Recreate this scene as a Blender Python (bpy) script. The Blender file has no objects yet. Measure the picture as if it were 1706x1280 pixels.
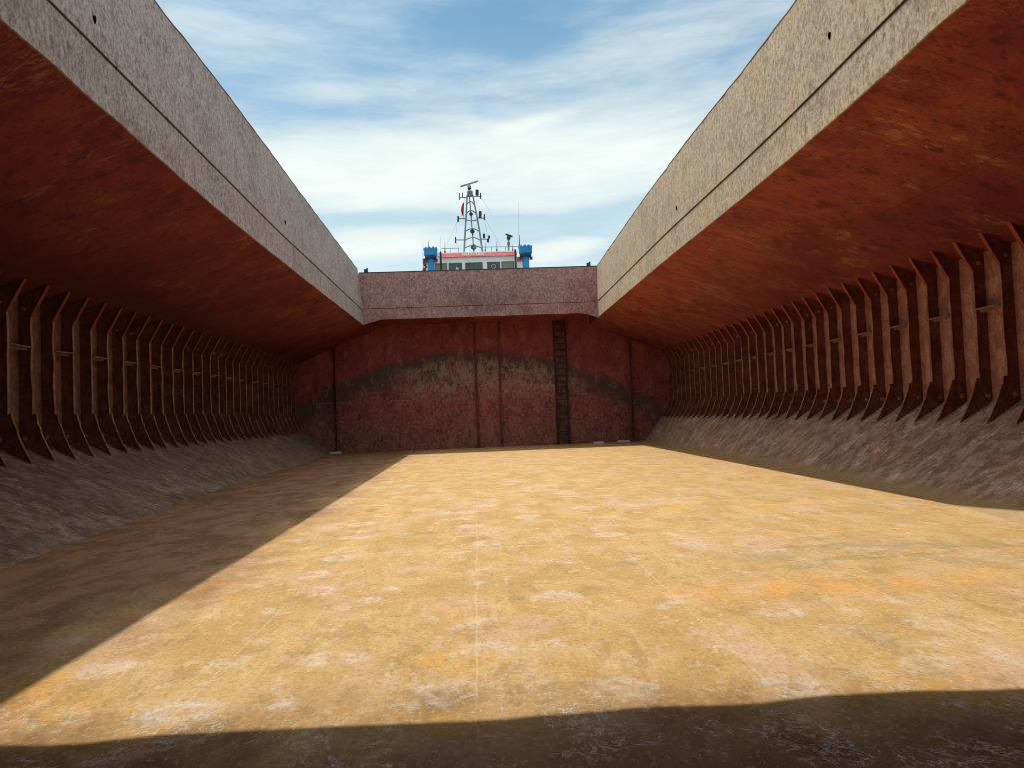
import bpy, bmesh, math, random
from mathutils import Vector, Matrix, noise as mnoise
random.seed(7)
sc = bpy.context.scene
COL = sc.collection
PI = math.pi

# ------------------------------------------------------------------ camera
EYE = Vector((0, 0, 1.55))
RIGHT = Vector((0.9981904, -0.0463102, -0.0383575))
UP = Vector((0.0364421, -0.0415195, 0.9984729))
FWD = Vector((0.0478320, 0.9980639, 0.0397567))
cd = bpy.data.cameras.new('camera'); cam = bpy.data.objects.new('camera', cd); COL.objects.link(cam)
cd.sensor_width = 36; cd.lens = 36 * 1250 / 1706; cd.clip_start = 0.05; cd.clip_end = 20000
mw = Matrix.Identity(4)
for r in range(3):
    mw[r][0] = RIGHT[r]; mw[r][1] = UP[r]; mw[r][2] = -FWD[r]; mw[r][3] = EYE[r]
cam.matrix_world = mw
sc.camera = cam
sc.view_settings.view_transform = 'Standard'; sc.view_settings.look = 'None'
sc.view_settings.gamma = 1; sc.view_settings.exposure = 0.0
sc.cycles.max_bounces = 10; sc.cycles.diffuse_bounces = 6
sc.cycles.use_denoising = True
sc.cycles.filter_width = 1.05

# ------------------------------------------------------------------ node helpers
class NT:
    def __init__(s, tree):
        s.t = tree; s.n = tree.nodes; s.l = tree.links
    def new(s, typ, **kw):
        n = s.n.new(typ)
        for k, v in kw.items(): setattr(n, k, v)
        return n
    def put(s, sock, v):
        if hasattr(v, 'is_output'): s.l.new(v, sock)
        elif isinstance(v, (tuple, list)) and len(v) == 3 and sock.type == 'RGBA': sock.default_value = (*v, 1)
        else: sock.default_value = v
    def math(s, op, a, b=0.0, c=None, clamp=False):
        n = s.new('ShaderNodeMath', operation=op); n.use_clamp = clamp
        s.put(n.inputs[0], a); s.put(n.inputs[1], b)
        if c is not None: s.put(n.inputs[2], c)
        return n.outputs[0]
    def scale(s, v, xyz, rot=(0, 0, 0), off=(0, 0, 0)):
        n = s.new('ShaderNodeMapping'); s.put(n.inputs[0], v)
        n.inputs['Location'].default_value = off
        n.inputs['Rotation'].default_value = rot; n.inputs['Scale'].default_value = xyz
        return n.outputs[0]
    def noise(s, v, sc_=1, det=4, rough=.55, dist=0.0):
        n = s.new('ShaderNodeTexNoise'); s.put(n.inputs['Vector'], v)
        n.inputs['Scale'].default_value = sc_; n.inputs['Detail'].default_value = det
        n.inputs['Roughness'].default_value = rough; n.inputs['Distortion'].default_value = dist
        return n.outputs[0]
    def voro(s, v, sc_=1, feat='F1', rnd=1.0):
        n = s.new('ShaderNodeTexVoronoi', feature=feat, voronoi_dimensions='2D'); s.put(n.inputs['Vector'], v)
        n.inputs['Scale'].default_value = sc_; n.inputs['Randomness'].default_value = rnd
        return n.outputs['Distance']
    def ss(s, v, a, b, lo=0.0, hi=1.0):
        n = s.new('ShaderNodeMapRange', interpolation_type='SMOOTHSTEP')
        s.put(n.inputs[0], v); n.inputs[1].default_value = a; n.inputs[2].default_value = b
        n.inputs[3].default_value = lo; n.inputs[4].default_value = hi
        return n.outputs[0]
    def mix(s, f, a, b):
        n = s.new('ShaderNodeMix', data_type='RGBA'); s.put(n.inputs[0], f)
        s.put(n.inputs[6], a); s.put(n.inputs[7], b); return n.outputs[2]
    def mul(s, a, b): return s.math('MULTIPLY', a, b)
    def sep(s, v):
        n = s.new('ShaderNodeSeparateXYZ'); s.put(n.inputs[0], v); return n.outputs
    def ridge(s, v, w):          # thin lines where the noise crosses one half
        return s.ss(s.math('ABSOLUTE', s.math('SUBTRACT', v, .5)), 0.0, w, 1.0, 0.0)

def material(name, fn, rough=.8, metal=0.0, spec=.3):
    m = bpy.data.materials.new(name); m.use_nodes = True
    t = NT(m.node_tree); b = m.node_tree.nodes['Principled BSDF']
    b.inputs['Metallic'].default_value = metal; b.inputs['Specular IOR Level'].default_value = spec
    geo = t.new('ShaderNodeNewGeometry')
    r = fn(t, geo.outputs['Position'])
    colr, height, hd = r[0], r[1], r[2]
    rg = r[3] if len(r) > 3 else rough
    t.put(b.inputs['Base Color'], colr); t.put(b.inputs['Roughness'], rg)
    if height is not None:
        bp = t.new('ShaderNodeBump'); bp.inputs['Strength'].default_value = 1.0
        bp.inputs['Distance'].default_value = hd; t.put(bp.inputs['Height'], height)
        t.put(b.inputs['Normal'], bp.outputs[0])
    return m

# ------------------------------------------------------------------ sky and sun
SUN = Vector((-.26, .19, 1)).normalized()
w = bpy.data.worlds.new('World'); sc.world = w; w.use_nodes = True
t = NT(w.node_tree); bg = w.node_tree.nodes['Background']
sky = t.new('ShaderNodeTexSky', sky_type='NISHITA'); sky.sun_disc = False
sky.sun_elevation = math.asin(SUN.z); sky.sun_rotation = math.atan2(SUN.x, SUN.y)
sky.air_density = 1.0; sky.dust_density = .6; sky.ozone_density = 2.0
tc = t.new('ShaderNodeTexCoord'); D0 = tc.outputs['Generated']
dx, dy, dz = t.sep(D0)
az = t.math('ARCTAN2', dx, dy)                       # azimuth from +Y
el = t.math('ARCSINE', dz)
cmb = t.new('ShaderNodeCombineXYZ'); t.put(cmb.inputs[0], az); t.put(cmb.inputs[1], el); V = cmb.outputs[0]
def blob(a0, e0, sa, se, tilt=0.0):
    a = t.math('SUBTRACT', az, a0); e = t.math('SUBTRACT', el, e0)
    e = t.math('SUBTRACT', e, t.mul(a, tilt))
    q = t.math('ADD', t.math('POWER', t.math('DIVIDE', a, sa), 2), t.math('POWER', t.math('DIVIDE', e, se), 2))
    return t.math('EXPONENT', t.mul(q, -1))
soft = t.noise(t.scale(V, (2.2, 11.0, 1), rot=(0, 0, .06)), 1.6, 6, .55, .35)
fine = t.noise(t.scale(V, (5, 22, 1), rot=(0, 0, -.12), off=(3.1, .4, 0)), 2.2, 6, .6, .25)
wisp = t.noise(t.scale(V, (9, 48, 1), rot=(0, 0, .08), off=(1, 7, 0)), 2.0, 7, .66, .4)
s_ = t.math('ADD', t.mul(soft, .60), t.math('ADD', t.mul(fine, .22), t.mul(wisp, .18)))
env = .0
for b, amp in (((-.02, .315, .40, .060, .03), .40), ((.17, .325, .12, .03, -.1), .10), ((-.13, .222, .10, .020, .05), .30), ((.13, .218, .075, .017, .15), .30),
               ((.09, .375, .06, .008, .18), .16), ((-.02, .445, .07, .014, .0), .14), ((-.17, .410, .09, .014, .05), .14), ((.0, .18, .5, .02, 0), .18)):
    env = t.math('ADD', t.mul(blob(*b), amp), env)
for b, amp in (((.08, .252, .14, .012, -.10), .22), ((-.14, .258, .09, .009, .05), .10), ((-.06, .392, .20, .018, .05), .12), ((.06, .50, .16, .055, .1), .22), ((.20, .245, .07, .02, 0), .16)):
    env = t.math('SUBTRACT', env, t.mul(blob(*b), amp))
env = t.math('ADD', env, t.ss(el, .58, .85, 0.04, .30))      # unseen overhead cloud, thickened to brighten the hold
cl = t.ss(t.math('ADD', s_, env), .28, .96)
cl = t.math('MAXIMUM', t.math('ADD', t.mul(cl, .92), .06), t.ss(el, .52, .18, .05, .52))
skyc = t.new('ShaderNodeMix', data_type='RGBA', blend_type='MULTIPLY'); skyc.inputs[0].default_value = 1
t.put(skyc.inputs[6], sky.outputs[0]); skyc.inputs[7].default_value = (.96, 1.42, 1.34, 1)
cloud = t.mix(t.ss(fine, .3, .7), (9.9, 10.6, 10.0), (8.8, 9.6, 9.3))
cloud = t.mix(t.math('MAXIMUM', t.ss(el, .6, 1.0), t.ss(dy, .1, -.4)), cloud, (14.0, 13.8, 13.2))  # brighter unseen cloud overhead and behind the camera, added as fill light
t.put(bg.inputs['Color'], t.mix(cl, skyc.outputs[2], cloud))
bg.inputs['Strength'].default_value = .10
sd = bpy.data.lights.new('sun', 'SUN'); sd.energy = 3.8; sd.angle = math.radians(.53); sd.color = (1.0, .95, .87)
so = bpy.data.objects.new('sun', sd); COL.objects.link(so)
so.rotation_euler = SUN.to_track_quat('Z', 'Y').to_euler(); so.location = (-8, 20, 30)

# ------------------------------------------------------------------ mesh helpers
class MB:
    def __init__(s): s.v = []; s.f = []
    def quad(s, *p):
        i = len(s.v); s.v += [tuple(q) for q in p]; s.f.append(tuple(range(i, i + len(p))))
    def box(s, c, d, rot=None):
        i = len(s.v)
        for sx in (-1, 1):
            for sy in (-1, 1):
                for sz in (-1, 1):
                    p = Vector((sx * d[0] / 2, sy * d[1] / 2, sz * d[2] / 2))
                    if rot is not None: p = rot @ p
                    s.v.append(tuple(Vector(c) + p))
        for f in ((0, 1, 3, 2), (4, 6, 7, 5), (0, 4, 5, 1), (2, 3, 7, 6), (0, 2, 6, 4), (1, 5, 7, 3)):
            s.f.append(tuple(i + k for k in f))
    def prism(s, poly, axis_vec, close=True):
        """poly: list of 3-D points (planar), extruded by axis_vec"""
        a = Vector(axis_vec); n = len(poly); i = len(s.v)
        s.v += [tuple(Vector(p)) for p in poly] + [tuple(Vector(p) + a) for p in poly]
        s.f.append(tuple(range(i, i + n))); s.f.append(tuple(range(i + 2 * n - 1, i + n - 1, -1)))
        for k in range(n):
            k2 = (k + 1) % n; s.f.append((i + k, i + n + k, i + n + k2, i + k2))
    def tube(s, pts, r, seg=8, r2=None):
        pts = [Vector(p) for p in pts]; n = len(pts); i0 = len(s.v)
        for k, p in enumerate(pts):
            d = (pts[min(k + 1, n - 1)] - pts[max(k - 1, 0)]).normalized()
            a = d.orthogonal().normalized() if k == 0 else (pa - d * pa.dot(d)).normalized()
            pa = a; b = d.cross(a); rr = r if r2 is None else r + (r2 - r) * k / (n - 1)
            for q in range(seg):
                an = 2 * PI * q / seg; s.v.append(tuple(p + a * rr * math.cos(an) + b * rr * math.sin(an)))
        for k in range(n - 1):
            for q in range(seg):
                q2 = (q + 1) % seg; A = i0 + k * seg; B = A + seg
                s.f.append((A + q, A + q2, B + q2, B + q))
        s.f.append(tuple(i0 + q for q in range(seg))[::-1]); s.f.append(tuple(i0 + (n - 1) * seg + q for q in range(seg)))
    def lathe(s, c, prof, seg=16):
        i0 = len(s.v); n = len(prof)
        for r, z in prof:
            for q in range(seg):
                an = 2 * PI * q / seg; s.v.append((c[0] + r * math.cos(an), c[1] + r * math.sin(an), c[2] + z))
        for k in range(n - 1):
            for q in range(seg):
                q2 = (q + 1) % seg; A = i0 + k * seg; B = A + seg
                s.f.append((A + q, A + q2, B + q2, B + q))
        s.f.append(tuple(i0 + q for q in range(seg))[::-1]); s.f.append(tuple(i0 + (n - 1) * seg + q for q in range(seg)))
    def ball(s, c, r, seg=12):
        s.lathe(c, [(r * math.sin(PI * k / 8) + 1e-4, -r * math.cos(PI * k / 8)) for k in range(9)], seg)
    def build(s, name, mat, parent=None, smooth=False, org=None, weld=False):
        me = bpy.data.meshes.new(name)
        o_ = Vector(org) if org is not None else Vector((0, 0, 0))
        me.from_pydata([tuple(Vector(p) - o_) for p in s.v], [], s.f); me.update()
        bm = bmesh.new(); bm.from_mesh(me)
        if weld: bmesh.ops.remove_doubles(bm, verts=bm.verts, dist=1e-4)
        bmesh.ops.recalc_face_normals(bm, faces=bm.faces); bm.to_mesh(me); bm.free()
        me.materials.append(mat)
        if smooth:
            for p in me.polygons: p.use_smooth = True
        o = bpy.data.objects.new(name, me); COL.objects.link(o); o.location = o_
        if parent is not None:
            w_ = Vector((0, 0, 0)); p_ = parent
            while p_ is not None: w_ += p_.location; p_ = p_.parent
            o.parent = parent; o.location = o_ - w_
        return o
def tag(o, label, cat, group=None, kind=None):
    if label: o['label'] = label
    if cat: o['category'] = cat
    if group: o['group'] = group
    if kind: o['kind'] = kind
    return o
def thing(name, loc, label, cat, group=None):
    o = bpy.data.objects.new(name, None); COL.objects.link(o); o.location = loc; o.empty_display_size = .3
    o.matrix_basis = Matrix.Translation(loc)
    return tag(o, label, cat, group)
def at(px, py, y):               # point at distance y seen in the photograph at px, py
    d = RIGHT * ((px - 853) / 1250) + UP * (-(py - 640) / 1250) + FWD
    return EYE + d * (y / d.y)
def lerp(tab, x):
    if x <= tab[0][0]: return tab[0][1]
    for (a, b), (c, d) in zip(tab, tab[1:]):
        if x <= c: return b + (d - b) * (x - a) / (c - a)
    return tab[-1][1]
ORD = ['first', 'second', 'third', 'fourth', 'fifth', 'sixth', 'seventh', 'eighth', 'ninth', 'tenth', 'eleventh', 'twelfth', 'thirteenth',
       'fourteenth', 'fifteenth', 'sixteenth', 'seventeenth', 'eighteenth', 'nineteenth', 'twentieth']
TEN = ['', '', 'twenty', 'thirty']
def ordinal(n):
    if n <= 20: return ORD[n - 1]
    if n == 30: return 'thirtieth'
    return TEN[n // 10] + '-' + ORD[n % 10 - 1]

# ------------------------------------------------------------------ materials
def flakes(t, P, sc_, thr, edge=.02, xyz=(1, 1, 1), off=(0, 0, 0), det=9, rough=.72, dist=.3, rot=(0, 0, 0)):
    """sharp-edged fractal patches"""
    return t.ss(t.noise(t.scale(P, xyz, rot=rot, off=off), sc_, det, rough, dist), thr, thr + edge)
def m_floor(t, P):
    x, y, z = t.sep(P)
    big = t.noise(P, .55, 7, .66, .5); mid = t.noise(t.scale(P, (1, .55, 1), off=(9, 4, 0)), 1.9, 9, .72, .4)
    gr = t.noise(t.scale(P, (1, .7, 1)), 30, 6, .8); gr2 = t.noise(t.scale(P, (1, .6, 1)), 10, 8, .8, .3)
    c = t.mix(t.ss(mid, .42, .60), (.455, .275, .092), (.525, .345, .140))
    c = t.mix(t.mul(flakes(t, P, 1.2, .50, .12, (1, .6, 1), (3, 3, 0)), .75), c, (.55, .355, .215))             # pinkish worn paint
    c = t.mix(t.mul(flakes(t, P, .9, .57, .11, (1, .9, 1), (2, 7, 1), 8, .68), .70), c, (.60, .32, .065))        # orange rust
    c = t.mix(t.mul(flakes(t, P, 1.9, .52, .10, (1.0, .55, 1), (5, 1, 8)), .42), c, (.34, .225, .080))           # olive dust
    c = t.mix(t.mul(flakes(t, P, 4.2, .55, .05, (1.0, .5, 1), (5, 8, 8)), .42), c, (.28, .185, .065))
    c = t.mix(t.mul(flakes(t, P, 5.0, .57, .04, (1.0, .5, 1), (1, 2, 3)), .42), c, (.64, .49, .30))
    # pale scoured rounds where the plates bow between the stiffeners
    wob = t.new('ShaderNodeVectorMath', operation='MULTIPLY_ADD')
    nz = t.new('ShaderNodeTexNoise'); t.put(nz.inputs['Vector'], P); nz.inputs['Scale'].default_value = 3.0; nz.inputs['Detail'].default_value = 8; nz.inputs['Roughness'].default_value = .7
    t.put(wob.inputs[0], nz.outputs['Color']); wob.inputs[1].default_value = (.42, .42, 0); t.put(wob.inputs[2], P)
    d = t.voro(t.scale(wob.outputs[0], (1.25, 1.4, 0)), 1.0, 'F1', .45)
    ov = t.ss(d, .16, .36, 1, 0); ring = t.mul(ov, t.ss(d, .05, .20, .35, 1))
    pick = t.ss(t.noise(t.scale(P, (1, 1, 1), off=(2, 2, 0)), 1.3, 2, .6), .46, .60)
    zone = t.mul(t.mul(t.ss(x, -3.8, -2.6), t.ss(x, 1.8, 4.2, 1, .22)), t.ss(y, 10, 24, 1, .45))
    ov = t.mul(t.mul(ring, pick), t.mul(zone, t.ss(gr2, .40, .52)))
    c = t.mix(t.mul(ov, .75), c, (.62, .51, .43))
    # grey-green wet smear
    gx = t.math('ADD', t.math('POWER', t.math('DIVIDE', t.math('SUBTRACT', x, 3.95), 1.2), 2), t.math('POWER', t.math('DIVIDE', t.math('SUBTRACT', y, 7.6), .7), 2))
    gm = t.mul(t.math('EXPONENT', t.mul(gx, -1)), flakes(t, P, 1.6, .44, .12, (.8, 2.0, 1), rot=(0, 0, -.5)))
    c = t.mix(t.mul(gm, .8), c, (.22, .20, .115))
    # orange flow mark
    ox = t.math('ADD', t.math('POWER', t.math('DIVIDE', t.math('SUBTRACT', x, 2.9), 1.5), 2), t.math('POWER', t.math('DIVIDE', t.math('SUBTRACT', y, 6.25), .30), 2))
    c = t.mix(t.mul(t.mul(t.math('EXPONENT', t.mul(ox, -1)), t.ss(mid, .42, .52)), .8), c, (.62, .30, .06))
    # plate seams and the lines of the stiffeners below
    wv = t.mul(t.math('SUBTRACT', t.noise(P, .6, 3), .5), .10)
    def seam(v, w_): return t.ss(t.math('ABSOLUTE', v), 0, w_, 1, 0)
    sx = seam(t.math('SUBTRACT', t.math('FRACT', t.math('DIVIDE', t.math('ADD', t.math('ADD', x, wv), .87), 1.62)), .5), .007)
    sx2 = seam(t.math('SUBTRACT', t.math('FRACT', t.math('DIVIDE', t.math('ADD', t.math('ADD', x, wv), .2), .81)), .5), .03)
    sy = seam(t.math('SUBTRACT', t.math('FRACT', t.math('DIVIDE', t.math('ADD', t.math('ADD', y, wv), .2), 6.0)), .5), .005)
    sy2 = seam(t.math('SUBTRACT', t.math('FRACT', t.math('DIVIDE', t.math('ADD', t.math('ADD', y, wv), .2), .704)), .5), .10)
    wk = t.mul(t.ss(gr2, .42, .56), t.ss(t.noise(P, 1.1, 4), .44, .58))
    c = t.mix(t.mul(t.mul(t.math('MAXIMUM', sx2, t.mul(sy2, .6)), wk), .50), c, (.62, .45, .27))
    sm = t.mul(t.math('MAXIMUM', sx, sy), t.ss(gr2, .38, .52))
    c = t.mix(t.mul(sm, .55), c, (.66, .48, .28))
    # painted shade: darker, redder tone where the near and left shadows fall
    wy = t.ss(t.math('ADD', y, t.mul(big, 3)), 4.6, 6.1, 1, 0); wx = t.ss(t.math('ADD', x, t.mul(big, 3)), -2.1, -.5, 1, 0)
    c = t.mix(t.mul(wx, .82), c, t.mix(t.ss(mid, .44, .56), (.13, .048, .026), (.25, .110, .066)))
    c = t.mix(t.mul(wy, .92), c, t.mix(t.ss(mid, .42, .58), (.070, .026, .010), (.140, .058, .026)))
    # scratches down to pale metal, thickest near the front of the hold
    n1 = t.noise(t.scale(P, (1.0, 1.6, 1), rot=(0, 0, .6)), 1.6, 6, .6, .5); n2 = t.noise(t.scale(P, (1.8, .7, 1), rot=(0, 0, -.4), off=(3, 3, 3)), 2.0, 6, .6, .4)
    n3 = t.noise(t.scale(P, (1.0, 1.0, 1), rot=(0, 0, .2), off=(7, 3, 3)), 6.5, 9, .74, .9)
    sc1 = t.math('MAXIMUM', t.ridge(n1, .007), t.ridge(n2, .007)); sc1 = t.math('MAXIMUM', sc1, t.mul(t.ridge(n3, .026), t.ss(n2, .46, .54)))
    msk = t.mul(t.ss(t.noise(P, 1.5, 5, .65), .47, .55), t.ss(t.noise(P, 11, 5, .7), .42, .52))
    near = t.ss(y, 3.2, 6.0, 1.0, .16)
    c = t.mix(t.mul(t.mul(sc1, msk), t.mul(near, .80)), c, (.56, .55, .52))
    # grit: coarse and fine
    c = t.mix(t.mul(t.ss(gr, .53, .60), .42), c, (.20, .115, .045))
    c = t.mix(t.mul(t.ss(gr, .45, .38), .30), c, (.72, .56, .38))
    c = t.mix(t.mul(t.ss(t.noise(t.scale(P, (1, .6, 1)), 16, 7, .82), .58, .62), .50), c, (.22, .13, .055))
    h = t.math('ADD', t.mul(gr, .06), t.math('ADD', t.mul(gr2, .35), t.mul(mid, .25)))
    return c, h, .012, .82
def m_ceil(t, P):
    x, y, z = t.sep(P)
    big = t.noise(P, .5, 6, .66, .4)
    st = t.noise(t.scale(P, (.9, 3.4, 1), rot=(0, 0, .35)), 3.0, 10, .76, 1.1); g = t.noise(P, 22, 7, .8)
    c = t.mix(t.ss(big, .40, .60), (.22, .021, .031), (.32, .040, .048))
    c = t.mix(t.mul(flakes(t, P, 1.0, .50, .07, (1, 1.6, 1), (0, 0, 2)), .7), c, (.38, .075, .038))
    c = t.mix(t.mul(flakes(t, P, 1.9, .56, .05, (1, 1.3, 1), (7, 0, 2)), .75), c, (.11, .012, .016))
    c = t.mix(t.mul(flakes(t, P, 4.6, .56, .04, (1, 1.4, 1), (1, 4, 2)), .70), c, (.085, .010, .012))
    pat = t.mul(t.ss(st, .50, .56), t.math('MAXIMUM', t.ss(t.noise(t.scale(P, (1, 1, 1), off=(4, 0, 0)), .75, 6, .66, .5), .54, .62), t.mul(t.ss(y, 20, 26), t.ss(t.noise(P, 1.2, 5, .6), .44, .54))))
    c = t.mix(t.mul(pat, .80), c, (.54, .25, .12))
    rd = t.mul(t.ridge(t.noise(t.scale(P, (1, 1.6, 1)), 5, 8, .72, .8), .024), t.ss(t.noise(P, .9, 5, .65), .44, .54))
    c = t.mix(t.mul(rd, .60), c, (.50, .17, .10))
    c = t.mix(t.mul(t.ss(g, .53, .60), .50), c, (.06, .010, .009))
    # joints between plates
    wv = t.mul(t.math('SUBTRACT', t.noise(P, .5, 3), .5), .06)
    j1 = t.ss(t.math('ABSOLUTE', t.math('SUBTRACT', t.math('FRACT', t.math('DIVIDE', t.math('ADD', y, wv), 5.6)), .5)), 0, .004, 1, 0)
    j2 = t.ss(t.math('ABSOLUTE', t.math('SUBTRACT', t.math('ABSOLUTE', t.math('ADD', x, t.math('SUBTRACT', wv, .35))), 7.0)), 0, .02, 1, 0)
    c = t.mix(t.mul(t.math('MAXIMUM', j1, j2), .6), c, (.07, .014, .012))
    side_shade = t.math('ADD', t.math('ADD', t.mul(t.ss(t.math('ADD', x, t.mul(big, 2)), 6, 9.5), .35), t.mul(t.ss(x, 0, -.1), .36)), t.mul(t.ss(t.math('ADD', x, t.mul(big, 1.5)), -4.5, -7.4), .38))  # shade painted in: darker left half, darker towards the frames on both sides
    c = t.mix(side_shade, c, (.035, .008, .014))
    return c, t.math('ADD', t.mul(g, .3), t.math('ADD', t.mul(st, .8), t.mul(big, .5))), .010, .68
def m_coam(dark, mid_, pale, tint, amt):
    def f(t, P):
        v = t.noise(t.scale(P, (7, 7, 4.8)), 2.2, 9, .84); v2 = t.noise(t.scale(P, (20, 20, 15)), 1.8, 7, .88)
        b = t.noise(P, .8, 8, .68, .5); run = t.noise(t.scale(P, (5, 5, .5)), 1.2, 8, .74); v3 = t.noise(t.scale(P, (1, 1, .7), off=(4, 4, 4)), 6.5, 8, .8)
        c = t.mix(t.ss(b, .40, .60), mid_, tuple((p + m) / 2 for p, m in zip(pale, mid_)))
        c = t.mix(t.mul(t.ss(b, .52, .58), amt), c, tint)
        c = t.mix(t.mul(t.ss(v, .51, .56), .65), c, pale)
        c = t.mix(t.mul(t.ss(v, .48, .43), .60), c, dark)
        c = t.mix(t.mul(t.ss(v3, .56, .60), .60), c, dark)
        c = t.mix(t.mul(t.ss(v2, .55, .60), .75), c, dark)
        c = t.mix(t.mul(t.ss(v2, .44, .39), .6), c, pale)
        c = t.mix(t.mul(t.ss(run, .58, .66), .45), c, dark)
        c = t.mix(t.mul(flakes(t, P, 1.3, .56, .05, (1, 1, .7), (8, 8, 1)), .45), c, tuple(.5 * (p + q) for p, q in zip(dark, tint)))
        y = t.sep(P)[1]
        j = t.ss(t.math('ABSOLUTE', t.math('SUBTRACT', t.math('FRACT', t.math('DIVIDE', t.math('ADD', y, 1.1), 5.9)), .5)), 0, .0022, 1, 0)
        c = t.mix(t.mul(j, .5), c, dark)
        x, _, z = t.sep(P)        # soot above the middle of the far coaming, where cargo smoke and hooks pass
        q = t.math('ADD', t.math('POWER', t.math('DIVIDE', t.math('SUBTRACT', x, .3), 1.5), 2), t.math('POWER', t.math('DIVIDE', t.math('SUBTRACT', z, 6.5), .55), 2))
        q = t.mul(t.math('EXPONENT', t.mul(q, -1)), t.ss(v3, .38, .55))
        c = t.mix(t.mul(q, .75), c, (.12, .09, .085))
        return c, t.math('ADD', v, t.mul(v2, .5)), .009, .78
    return f
def m_bulk(t, P):
    x, y, z = t.sep(P)
    n = t.noise(P, .9, 8, .68, .5); g = t.noise(P, 9, 8, .8); g2 = t.noise(t.scale(P, (1, 1, .7), off=(2, 1, 1)), 4.5, 9, .8)
    c = t.mix(t.ss(n, .40, .60), (.26, .055, .052), (.35, .085, .070))
    # soot and grain-dust arch left by the cargo heap
    xx = t.math('ADD', x, .3); top = t.math('SUBTRACT', 4.75, t.mul(t.mul(xx, xx), .036))
    d = t.math('SUBTRACT', top, z); d = t.math('ADD', d, t.mul(t.math('SUBTRACT', n, .5), 1.1)); d = t.math('ADD', d, t.mul(t.math('SUBTRACT', g2, .5), .7))
    xn = t.math('ADD', x, t.mul(t.math('SUBTRACT', n, .5), 3))
    inner = t.mul(t.ss(d, .35, .80), t.mul(t.ss(t.math('ADD', z, t.mul(g2, .8)), 2.4, 3.3), t.mul(t.ss(xn, -4.2, -2.2), t.ss(xn, 4.2, 5.6, 1, 0))))
    c = t.mix(t.mul(t.ss(d, -.10, .35), t.mul(t.ss(d, .6, 1.9, 1, 0), .88)), c, (.085, .062, .055))
    c = t.mix(t.mul(inner, t.mul(t.ss(g2, .42, .54), .9)), c, (.42, .30, .205))
    c = t.mix(t.mul(inner, t.mul(t.ss(g, .53, .57), .8)), c, (.07, .045, .038))
    low = t.ss(t.math('ADD', z, n), .7, 3.2, 1, 0)
    c = t.mix(t.mul(low, .65), c, (.24, .115, .075))
    under = t.ss(d, .8, 1.6)
    c = t.mix(t.mul(t.mul(under, t.ss(g, .54, .60)), .65), c, (.44, .27, .20))
    c = t.mix(t.mul(t.ss(g, .46, .41), .60), c, (.08, .028, .028))
    run = t.noise(t.scale(P, (7, 7, .35)), 1.3, 7, .74)
    c = t.mix(t.mul(t.ss(run, .57, .64), .5), c, (.09, .035, .03))
    c = t.mix(t.mul(flakes(t, P, 2.2, .54, .05, (1, 1, .6), (1, 5, 2)), .5), c, (.36, .18, .135))
    c = t.mix(t.mul(flakes(t, P, 2.6, .56, .04, (1, 1, .6), (4, 5, 9)), .55), c, (.085, .030, .028))
    pit = flakes(t, P, 3.6, .59, .02, (1, 1, .8), (3, 5, 8), 8, .8)
    c = t.mix(t.mul(pit, t.mul(t.ss(z, 4.6, 4.0), .8)), c, (.045, .028, .025))
    hs = t.mul(t.ss(t.math('ABSOLUTE', t.math('SUBTRACT', z, 2.35)), 0, .035, 1, 0), t.ss(t.noise(P, 1.3, 4), .42, .55))
    c = t.mix(t.mul(hs, .5), c, (.36, .22, .17))
    sp = t.mul(flakes(t, P, 7, .635, .02, (1, 1, 1), (6, 0, 0), 7, .82), under)
    c = t.mix(t.mul(sp, .8), c, (.58, .48, .42))
    return c, t.math('ADD', t.mul(g, .5), t.mul(n, 2)), .016, .75
def m_hop(tint, k=1.0):
    def f(t, P):
        s1 = t.noise(t.scale(P, (1, 1.6, 1)), 2.4, 10, .78, .4); s2 = t.noise(t.scale(P, (1.6, 3.0, 1.6)), 3.6, 9, .82, .3)
        b = t.noise(P, 1.3, 9, .7, .4); g = t.noise(P, 20, 7, .82)
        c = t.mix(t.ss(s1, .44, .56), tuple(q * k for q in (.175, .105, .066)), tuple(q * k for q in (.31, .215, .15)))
        c = t.mix(t.mul(t.ss(b, .54, .60), .6), c, tuple(q * k for q in (.42, .33, .26)))
        c = t.mix(t.mul(flakes(t, P, 1.3, .53, .06, (1, 1.4, 1), (3, 0, 5)), .7), c, tint)
        c = t.mix(t.mul(t.ss(s2, .52, .60), .42), c, (.070, .042, .030))
        c = t.mix(t.mul(flakes(t, P, .7, .50, .14, (1, 1, 1), (9, 9, 2)), .45), c, (.095, .055, .038))
        c = t.mix(t.mul(flakes(t, P, 3.2, .60, .03, (1.0, 1.8, 1.0), (9, 2, 5)), .6), c, tuple(q * k for q in (.50, .46, .41)))
        sc_ = t.mul(t.ridge(t.noise(t.scale(P, (1, 3.0, 1)), 2.4, 8, .66, .6), .014), t.ss(t.noise(P, 2, 4), .48, .56))
        c = t.mix(t.mul(sc_, .7), c, (.5, .45, .41))
        y = t.sep(P)[1]
        j = t.ss(t.math('ABSOLUTE', t.math('SUBTRACT', t.math('FRACT', t.math('DIVIDE', t.math('ADD', y, t.mul(b, .08)), .7 if k < 1.2 else 2.81)), .5)), 0, .035 if k < 1.2 else .006, 1, 0)
        c = t.mix(t.mul(t.mul(j, t.ss(s2, .40, .52)), .6), c, (.055, .035, .028))
        c = t.mix(t.mul(t.ss(g, .53, .58), .55), c, (.07, .045, .035))
        dust = t.ss(t.math('ADD', t.sep(P)[2], t.mul(t.math('SUBTRACT', b, .5), .25)), .06, .20, 1, 0)
        if k > 1.2: c = t.mix(t.mul(dust, .85), c, (.40, .27, .12))      # cargo dust gathered along the foot
        return c, t.math('ADD', t.mul(s2, .5), t.math('ADD', t.mul(s1, .8), t.mul(g, .3))), .007, .85
    return f
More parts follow.
